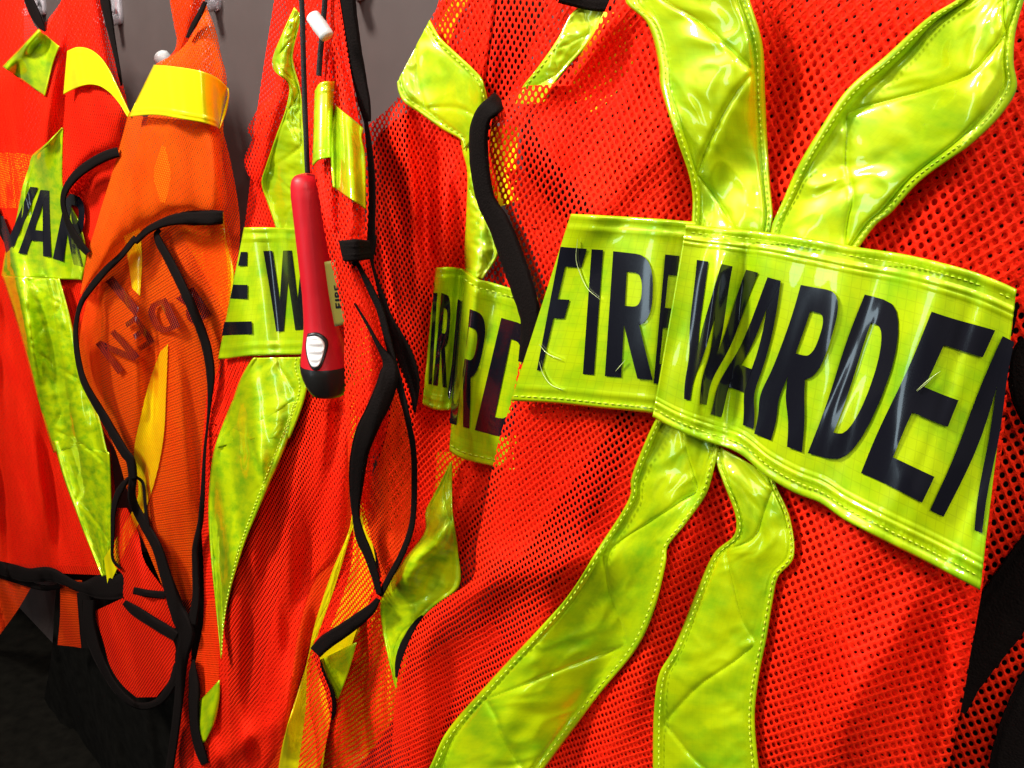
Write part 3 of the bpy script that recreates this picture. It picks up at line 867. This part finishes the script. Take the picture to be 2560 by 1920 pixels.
# black bindings
binding(D, 'P 866,-30,44 C2 797,0,44 830,250,40 872,480,36 912,680,30 930,790,18', .014, bulge=.15)
binding(D, 'C2 915,760,10 935,900,14 955,1100,17 960,1300,18 955,1500,20 P 928,610,26 C6 1085,450,32 1120,600,34 1155,690,36 1210,830,34 1290,980,40 1350,1120,42 1385,1250,30 1392,1430,6', lambda c: foc(c) - .006, bulge=.12)
binding(D, 'C6 1010,440,10 1060,540,14 1110,640,18 1165,760,18 1215,950,18 1250,1090,18 1295,1260,18 1335,1420,16 P 1022,1060,15 1033,1120,15 1036,1194,15 1030,1311,15 1005,1385,16 970,1450,16 950,1490,14', lambda c: foc(c) + .010, bulge=.14)
binding(D, 'C6 1000,720,5 1080,850,8 1160,1000,14 1225,1110,32 1225,1180,48 1200,1280,52 1150,1400,54 1100,1500,52 1060,1600,50 P 898,1139,46 890,1222,34 890,1288,20 902,1344,26 920,1385,24 938,1440,20 948,1485,14', lambda c: foc(c) + .013, bulge=.18)
binding(D, 'P 946,1497,12 930,1520,24 905,1542,32 860,1575,36 815,1605,38 788,1632,34', lambda c: foc(c), bulge=.12)
binding(D, 'P 786,1632,14 797,1660,16 812,1700,18 826,1735,22 832,1780,18 830,1800,6', .011, bulge=.12)
loft(D, 'reflective_tape', 'P 799,1650 812,1690 830,1728 844,1747', 'P 892,1605 880,1650 866,1695 846,1747', LIME, .003, uv='strip', solid=.001)

# ================================================================== fourth vest: orange, turned inside out
C = Vest('orange fine mesh vest hung inside out, mirrored letters showing through, glossy yellow band', .018, (520, -40), noise=.0055, seed=8, fx=14, grain=.08,
         folds=[(330, 620, 350, 1100, 16, 5, 'g'), (380, 850, 340, 1400, 18, -5, 'g'), (440, 700, 450, 1300, 30, 5, 'g'), (330, 400, 260, 640, 30, 5, 'g'), (540, 330, 540, 520, 16, 4, 'g')])
loft(C, 'shoulder_panel', 'P 420,-30 424,0 436,69 442,100 436,131', 'P 512,-30 505,0 480,60 470,95 448,140', ORED, .004)
loft(C, 'shoulder_panel', 'P 512,-30 515,10 490,70 450,125 C1 1000,425 P 380,180', 'P 516,-30 517,15 540,77 552,135 565,185 568,240', ORANGE, .010)
loft(C, 'lining', 'P 425,-20 440,70 445,110 390,175', 'P 510,-20 520,60 545,140 560,240', ORED, -.006)
loft(C, 'lining_tape', 'P 405,362 384,440 402,505', 'P 413,366 427,440 412,508', YEL, .0065, uv='strip')
cfl = lambda u, t: .011 + .014 * np.sin(np.pi * u) ** .8 * (1 - .4 * t)
loft(C, 'front_flap', 'C1 830,745 760,1000 690,1240 640,1400 565,1659 C5 520,610', 'C1 1425,800 1440,1000 1448,1370 1200,1360 960,1470 770,1640 C5 540,605', ORANGE, cfl, cross=46)
loft(C, 'front_panel', 'P 375,560 300,640 210,735 192,850 206,960 260,1080 322,1180 330,1280 400,1440 470,1570', 'P 420,566 432,660 470,760 505,900 530,1000 512,1125 500,1298 490,1372 490,1495 475,1570', OPEN, .004)
loft(C, 'side_panel', 'P 400,566 440,660 475,760 510,900 525,1000', 'P 556,500 560,560 575,640 575,760 540,1000', OPEN, -.002)
loft(C, 'lining', 'P 400,200 300,500 220,740 200,900 290,1130 340,1300 420,1500', 'P 560,240 556,520 570,740 540,960 510,1130 495,1300 480,1500', ORANGE, -.0045)
loft(C, 'side_panel', 'P 540,320 556,380 558,520 565,600', 'P 556,320 580,420 600,560 590,700', ORED, -.006)
loft(C, 'side_tape', 'P 448,569 490,650 530,720 565,790', 'P 560,530 575,600 585,680 580,790', YEL, -.0075, uv='strip', solid=.001)
loft(C, 'lining_tape', 'P 400,880 372,960 350,1050 335,1130 345,1240 300,1330 260,1395', 'P 420,860 415,980 410,1080 395,1170 365,1270 330,1340 270,1470', YEL, -.0015, uv='strip')
loft(C, 'lining_tape', 'P 310,590 320,650 330,720', 'P 350,570 355,650 350,740', YEL, -.004, uv='strip')
loft(C, 'lining', 'P 380,860 370,1100 330,1300', 'P 520,860 500,1100 470,1500', ORANGE, -.010)
lettering(C, [('N', 'C5 905,1010 765,1130 620,935 745,840'), ('E', 'C5 1005,915 905,985 810,800 880,740'), ('D', 'C5 1170,820 1020,885 935,690 1075,630'), ('I', 'C5 730,490 900,700 880,760 685,530')], lambda x, y: .0031, C.root)
lettering(C, [('R', 'C5 1375,740 1235,825 1140,640 1250,560')], lambda x, y: -.0023, C.root)
cb = ('C1 1000,420 1120,430 1300,460 1400,500 1475,565', 'C1 836,757 1000,745 1200,775 1340,800 1418,832')
cbo = lambda u, t: .0265 + .010 * np.sin(np.pi * np.clip(t, 0, 1)) ** .7 - .012 * t ** 4
loft(C, 'shoulder_band', cb[0], cb[1], YEL, cbo, uv='strip', solid=.001, step=4, disp=lambda u, s: .0008 * np.exp(-((u - .88) / .02) ** 2))
loft(C, 'shoulder_band', 'C1 1475,570 1478,610 1450,720 1420,832', 'C1 1478,572 1482,620 1460,740 1424,834', YEL, .015, uv='strip', solid=.001)
binding(C, 'C1 1330,10,12 1300,80,14 1250,170,14 1212,245,8', .013)
binding(C, 'C1 1445,1408,32 1380,1410,38 1280,1412,38 1180,1416,32 1080,1436,24 960,1490,18 870,1570,16 C5 880,245,16 785,360,16 690,450,18 600,555,18 530,660,14 500,760,12 490,880,14 512,1060,16 550,1190,18 670,1400,22 810,1640,24 P 326,1150,24 333,1196,22', lambda c: .016 + 0 * c[:, 0], bulge=.16)
binding(C, 'C5 1040,195,10 1015,215,14 1030,270,20 1085,370,22 1195,590,24 1285,795,24 1340,960,24 1365,1130,22 1360,1290,12 P 519,1060,7 512,1125,8 502,1298,14 488,1372,16 489,1421,18 490,1495,20 480,1560,26', .010, bulge=.14)
# tangle of bindings at the hem
binding(C, 'P 333,1190,20 330,1245,22 360,1310,24 393,1370,26 415,1440,30 445,1530,40 465,1585,44 455,1640,34 448,1740,24 436,1841,22 418,1960,22', .012, bulge=.14)
binding(C, 'P 328,1190,10 300,1225,18 285,1270,14 282,1340,10 283,1400,8 300,1420,8', .008)
binding(C, 'P 340,1192,7 356,1205,8 362,1250,8 366,1290,9 372,1330,10', .013)
binding(C, 'P 333,1476,18 370,1484,20 412,1488,20', .004)
binding(C, 'P 310,1505,14 335,1525,26 390,1560,28 440,1590,28', .010)
loft(C, 'hem_panel', 'P 284,1270 282,1340 284,1410 308,1440 312,1500 430,1570', 'P 318,1270 345,1330 360,1400 400,1460 430,1500 450,1570', REDF, .002)
loft(C, 'hem_panel', 'D1 470,870 520,1010 560,1150 620,1240 690,1302', 'D1 620,800 860,990 892,1080 880,1180 790,1300', REDF, .006)
binding(C, 'P 222,1500,36 222,1560,36 240,1625,30 270,1690,22 305,1738,20 350,1765,18 395,1755,20 430,1710,22 446,1660,22', .010)
loft(C, 'hem_panel', 'P 432,1640 445,1720 432,1850 410,1960', 'P 480,1580 478,1720 490,1850 520,1960', REDF, -.004)

# ================================================================== fifth vest: WAR on its band
B = Vest('red vest with yellow shoulder band, lime band reading WAR under its black edged flap', .006, (200, -40), noise=.007, seed=12, fx=10, grain=.05,
         folds=[(150, 80, 110, 380, 14, 6, 'g'), (60, 700, 90, 1400, 30, 7, 'g'), (10, 760, 20, 1440, 22, -6, 'g'), (110, 1000, 150, 1450, 22, -5, 'g')])
loft(B, 'mesh_panel', 'P 162,-30 154,0 127,39 96,73 -30,200 -160,420 -160,700 -160,1000 -160,1420', 'P 250,-30 247,0 278,116 320,278 300,400 240,620 250,900 285,1200 306,1440', REDF, 0)
loft(B, 'lining', 'P 170,-30 100,100 -30,250 -160,700 -160,1400', 'P 250,-30 270,150 300,300 250,900 290,1420', RED2, -.010)
loft(B, 'back_panel', 'P -40,1430 -30,1500 -40,1640', 'P 88,1450 44,1525 -10,1600', ORED, -.014)
loft(B, 'back_panel', 'P 150,1450 150,1540 144,1612', 'P 205,1450 206,1540 206,1620', ORED, -.012)
bs0 = ('C1 250,188 150,300 20,432', 'C1 385,300 320,480 290,622')
bs0 = ('C1 250,188 18,432', 'C1 385,300 340,420 292,622')
loft(B, 'reflective_tape', bs0[0], bs0[1], LIME, lambda u, t: .004 + .010 * np.exp(-((u - .08) / .16) ** 2), uv='strip', solid=.001, step=4)
bflap = lambda u, t: .010 + .010 * np.sin(np.pi * u) ** .8
loft(B, 'front_flap', 'P 158,-20 165,60 168,180 160,240 152,320 150,400 152,470 154,500', 'P 246,-20 262,60 285,180 322,285 312,330 300,372 235,400 165,490', REDF, bflap)
loft(B, 'flap_lining', 'P 300,385 235,420 190,460 168,500 180,560 215,612', 'P 320,395 300,460 280,520 250,590 222,640 219,640', RED2, .002)
bb = ('C1 438,330 500,306 570,314 640,360 700,440 760,560 842,735', 'C1 413,612 470,582 560,550 640,556 700,590 750,640 830,760')
loft(B, 'shoulder_band', bb[0], bb[1], YEL, lambda u, t: .0215 + .004 * np.sin(np.pi * t), uv='strip', solid=.001, step=4, disp=band_edge(.0006, .12))
binding(B, 'P 252,-30,24 262,0,26 272,50,22 284,110,14 296,170,10 304,214,6', .010)
binding(B, 'C1 768,985,26 700,1005,26 585,1065,26 490,1140,24 425,1230,18 408,1310,14 440,1440,16 510,1570,20 570,1640,16', .021, bulge=.16)
bs1 = ('C1 404,826 300,930 210,1010 190,1080 150,1200 100,1450 40,1620 P 4,690', 'P 158,320 156,400 160,480 200,560 215,640 P 205,700')
loft(B, 'chest_band', bs1[0], bs1[1], LIMEB, .006, disp=lambda u, s: .0008 * np.exp(-((u - .08) / .03) ** 2), uv='strip', solid=.001, step=4)
lettering(B, [('I', 'C1 195,1210 245,1215 85,1610 40,1590'), ('A', 'C1 195,1225 385,1240 332,1665 118,1640'), ('R', 'C1 430,1245 560,1290 540,1730 342,1675'),
              ('I', 'C1 -10,1400 20,1400 90,1590 40,1640')], lambda x, y: .0072, B.root, step=5)
bs2 = ('C5 15,490 20,510 100,760 200,1110 350,1640 D1 265,0 320,180 430,480 515,690', 'C5 385,510 460,780 530,1100 640,1400 700,1640 D1 550,60 562,300 570,640 590,675')
d = tape_disp(81, .0028, period=.8, phase=.3)
t = loft(B, 'reflective_tape', bs2[0], bs2[1], LIME, .0068, disp=d, uv='strip', solid=.001, step=5)
loft(B, 'lining_tape', 'P -20,380 -20,520', 'P 82,385 58,520', YEL, -.006, uv='strip')
binding(B, 'P -30,1412,28 20,1425,36 70,1438,36 124,1436,36 160,1450,26 200,1468,26 250,1468,62 300,1462,70 314,1458,60', .006, bulge=.12)
binding(B, 'P -30,1430,12 40,1450,16 110,1470,14 150,1466,12', -.006)
binding(B, 'P 212,1480,40 216,1540,40 220,1620,34', .002)

# ================================================================== sixth vest at the left edge
A = Vest('red vest cut by the left edge of the picture with a black neck binding', -.006, (40, -40), noise=.004, seed=14)
loft(A, 'mesh_panel', 'P -120,-30 -120,200 -120,500 -120,700', 'P 70,-30 62,0 85,60 96,80 60,260 40,500 20,700', RED, 0)
loft(A, 'lining', 'P -120,-30 -120,700', 'P 60,-30 60,700', RED2, -.010)
binding(A, 'P 58,-30,18 72,0,24 88,36,26 104,66,16 112,78,6', .004)
binding(A, 'P -20,520,30 4,570,26 24,610,20', .016)

# ================================================================== dark garment low down behind the vests
J = Vest('black fuzzy garment hanging low behind the orange vest, above the dark floor', -.045, (300, 1380), noise=.008, seed=21)
J.root.name = 'dark_garment'
J.root['category'] = 'garment'
del J.root['group']
loft(J, 'cloth', 'P 150,1380 138,1500 128,1640 100,1800 60,1990', 'P 540,1380 540,1600 540,1800 540,1990', FUZZ, 0, uv='strip')

# ================================================================== torch on its cord
tp, _, _ = D.at(np.array([764.]), np.array([432.]), .026)
tp = tp[0]
bp_, _, _ = D.at(np.array([821.]), np.array([985.]), .024)
axis_top = Vector(tp)
AX = Vector(bp_[0] - tp)
ksc = float((KROW - .056) / (ray(780., 700.) @ NRM)) / F     # metres per photograph pixel at the torch
torch = thing('torch', 'red plastic torch with white slide switch and black head hanging on a black cord', 'torch', tuple(tp))
e1 = Vector((-tp[0], -tp[1], 0)).normalized()
e2 = Vector((0, 0, 1)).cross(e1)         # towards the camera's right
prof = [(0.0, 1), (.004, 14), (.012, 26), (.03, 35), (.055, 39), (.1, 41), (.2, 40.5), (.35, 40), (.53, 39), (.62, 41), (.69, 44), (.76, 51), (.82, 58), (.858, 61)]
head = [(.858, 62.3), (.868, 63.5), (.89, 63), (.92, 60), (.95, 55), (.97, 50), (.985, 45), (1.0, 40), (1.0, 1)]


def tr(zf):
    return float(np.interp(zf, [p[0] for p in prof], [p[1] for p in prof])) * ksc


def lathe(name, pr, mat, parent):
    pr = np.array(pr); n = 56
    a = np.linspace(0, 2 * np.pi, n)
    co = np.zeros((len(pr), n, 3))
    for i, (z, r) in enumerate(pr):
        for j, q in enumerate(a):
            p = axis_top + (e1 * math.cos(q) + e2 * math.sin(q)) * r * ksc + AX * z
            co[i, j] = p
    return mesh_obj(name, co, grid_faces(len(pr), n)[:, ::-1], mat, parent)


zs = np.linspace(0, 1, 60) ** 1.4 * .858
body_o = lathe('handle', [(z, np.interp(z, [p[0] for p in prof], [p[1] for p in prof])) for z in zs], TORCHRED, torch)
head_o = lathe('head', head, TORCHBLK, torch)


def cyl_patch(name, outline, mat, parent, h0, h1, rib=None, n=14):
    """Pad with a rounded outline lying on the torch barrel: outline in px (arc, down) from the torch top."""
    o = np.array(outline, float)
    o = resample(np.vstack([o, o[:1]]), 48)[:-1]
    c = o.mean(0)
    rings = [(1.0, h0), (1.0, h1 * .7), (.95, h1)] + [(k, h1) for k in np.linspace(.88, .02, n)]
    co = []
    for k, h in rings:
        for q in c + (o - c) * k:
            zf = q[1] / 553.
            r = tr(min(zf, .858)) + h
            ang = q[0] * ksc / max(r, 1e-4)
            if rib and k < .9:
                r += rib * math.cos((q[1] - c[1]) / 19. * 2 * math.pi) * min(1, (.9 - k) * 8)
            co.append(axis_top + (e1 * math.cos(ang) + e2 * math.sin(ang)) * r + AX * zf)
    m = len(o)
    F_ = []
    for i in range(len(rings) - 1):
        for j in range(m):
            F_.append((i * m + j, i * m + (j + 1) % m, (i + 1) * m + (j + 1) % m, (i + 1) * m + j))
    return mesh_obj(name, np.array([tuple(p) for p in co]), np.array(F_)[:, ::-1], mat, parent)


sur = [(-39, 386), (-10, 382), (12, 402), (2, 440), (-16, 470), (-34, 471), (-46, 448), (-50, 415)]
btn = [(-40, 393), (-13, 390), (3, 405), (-5, 438), (-19, 461), (-33, 462), (-42, 445), (-45, 414)]
so = cyl_patch('switch_surround', sur, TORCHBLK, torch, -.002, .0016)
cyl_patch('switch', btn, WHITE, torch, .001, .0045, rib=.0004, n=22)
# paper label on the far side of the barrel, lettered sideways
def curved(name, x0, x1, y0, y1, mat, parent, h, nx=8, ny=14):
    co = []
    for y in np.linspace(y0, y1, ny):
        for x in np.linspace(x0, x1, nx):
            zf = y / 553.; r = tr(zf) + h; ang = x * ksc / r
            co.append(tuple(axis_top + (e1 * math.cos(ang) + e2 * math.sin(ang)) * r + AX * zf))
    return mesh_obj(name, np.array(co), grid_faces(ny, nx)[:, ::-1], mat, parent)


lab = loft(D, 'label', 'P 812,655 824,740 838,816', 'P 838,650 854,740 866,810', STICK, .030, parent=torch, uv='strip', solid=.0008)
lettering(D, [('F', 'P 839,771 838,757 853,755 855,769'), ('I', 'P 838,753 837,748 852,746 853,751'), ('R', 'P 837,744 836,730 851,728 852,742'),
              ('E', 'P 836,726 834,713 849,711 850,724')], .0308, lab, step=3)


def tube(name, pts, rad, mat, parent, n=12, caps=False):
    pts = [Vector(p) for p in pts]
    co = []
    for i, p in enumerate(pts):
        d = (pts[min(i + 1, len(pts) - 1)] - pts[max(i - 1, 0)]).normalized()
        s_ = d.cross(Vector((.3, .9, .1))).normalized(); t_ = d.cross(s_)
        r = rad[i] if hasattr(rad, '__len__') else rad
        for j in range(n + 1):
            a = 2 * math.pi * j / n
            co.append(tuple(p + (s_ * math.cos(a) + t_ * math.sin(a)) * r))
    return mesh_obj(name, np.array(co), grid_faces(len(pts), n + 1), mat, parent)


cp, _, _ = D.at(np.array([752., 756, 759, 763, 767, 769]), np.array([-40., 40, 160, 280, 390, 432]), np.array([.022, .022, .024, .026, .027, .027]))
tube('cord', resample(cp, 30, False) if False else cp, 6.2 * ksc, CORD, torch)
cp2, _, _ = D.at(np.array([815., 811, 806, 801, 797]), np.array([-40., 20, 80, 130, 190]), np.full(5, .020))
tube('cord', cp2, 6.5 * ksc, CORD, torch)
ba, _, _ = D.at(np.array([780., 819.]), np.array([38., 92.]), np.full(2, .036))
qs = [0, 0, .03, .12, .2, .3, .36, .5, .56, .68, .74, .86, .97, 1, 1]
rs = [.5, 13, 15.5, 16.5, 16, 17.2, 16.6, 17.6, 17, 17.2, 16.4, 16.6, 15.5, 13, .5]
tube('cord_stopper', [ba[0] * (1 - q) + ba[1] * q + (ba[1] - ba[0]) * 1e-3 * k for k, q in enumerate(qs)], [r * ksc for r in rs], WHITE, torch, 24)


# ================================================================== pegs on the wall
def hook(px, py, label, reach=.055, r=.009, mat=None, knob=None, up=.028):
    b0 = hit(np.array(float(px)), np.array(float(py)), KWALL)
    t = thing('coat_hook', label, 'hook', tuple(b0), 'hooks screwed to the wall')
    n_ = -Vector(NRM); tg = Vector(TAN); z = Vector((0, 0, 1)); b0 = Vector(b0)
    # backplate: rounded slab
    co, ring = [], 20
    for d_, k in ((.0, 1), (.003, 1), (.0045, .85), (.0045, .02)):
        for j in range(ring + 1):
            a = 2 * math.pi * j / ring
            co.append(tuple(b0 + n_ * d_ + tg * (.013 * k * math.copysign(abs(math.cos(a)) ** .5, math.cos(a))) + z * (.035 * k * math.copysign(abs(math.sin(a)) ** .7, math.sin(a)) + up)))
    mesh_obj('backplate', np.array(co), grid_faces(4, ring + 1), mat, t)
    path = [b0 + n_ * .004 + z * .0, b0 + n_ * .02 - z * .006, b0 + n_ * .035 - z * .008, b0 + n_ * reach + z * .002, b0 + n_ * (reach + .006) + z * .010]
    tube('arm', path, [.007, .0062, .006, .006, .0065], mat, t, 14)
    k0 = path[-1]
    dirv = (path[-1] - path[-2]).normalized()
    kp = [k0 + dirv * q for q in (-.0085, -.008, -.004, .002, .008, .011, .0125)]
    tube('knob', kp, [.0005, .006, r, r * 1.08, r, r * .6, .0005], knob or mat, t, 18)


hook(300, 48, 'clear plastic hook on the wall beside the vest with the yellow shoulder band', mat=CLEAR, reach=.012)
hook(542, 12, 'clear plastic hook on the wall at the tip of the orange vest', mat=CLEAR, reach=.012)
hook(110, 26, 'clear plastic hook on the wall between the two leftmost vests', mat=CLEAR, reach=.012)
hook(902, -18, 'clear plastic hook on the wall right of the torch vest', mat=CLEAR, reach=.012)
hook(527, 180, 'clear wall hook with white knob poking out left of the orange vest', mat=CLEAR, knob=WHITE, reach=.05)
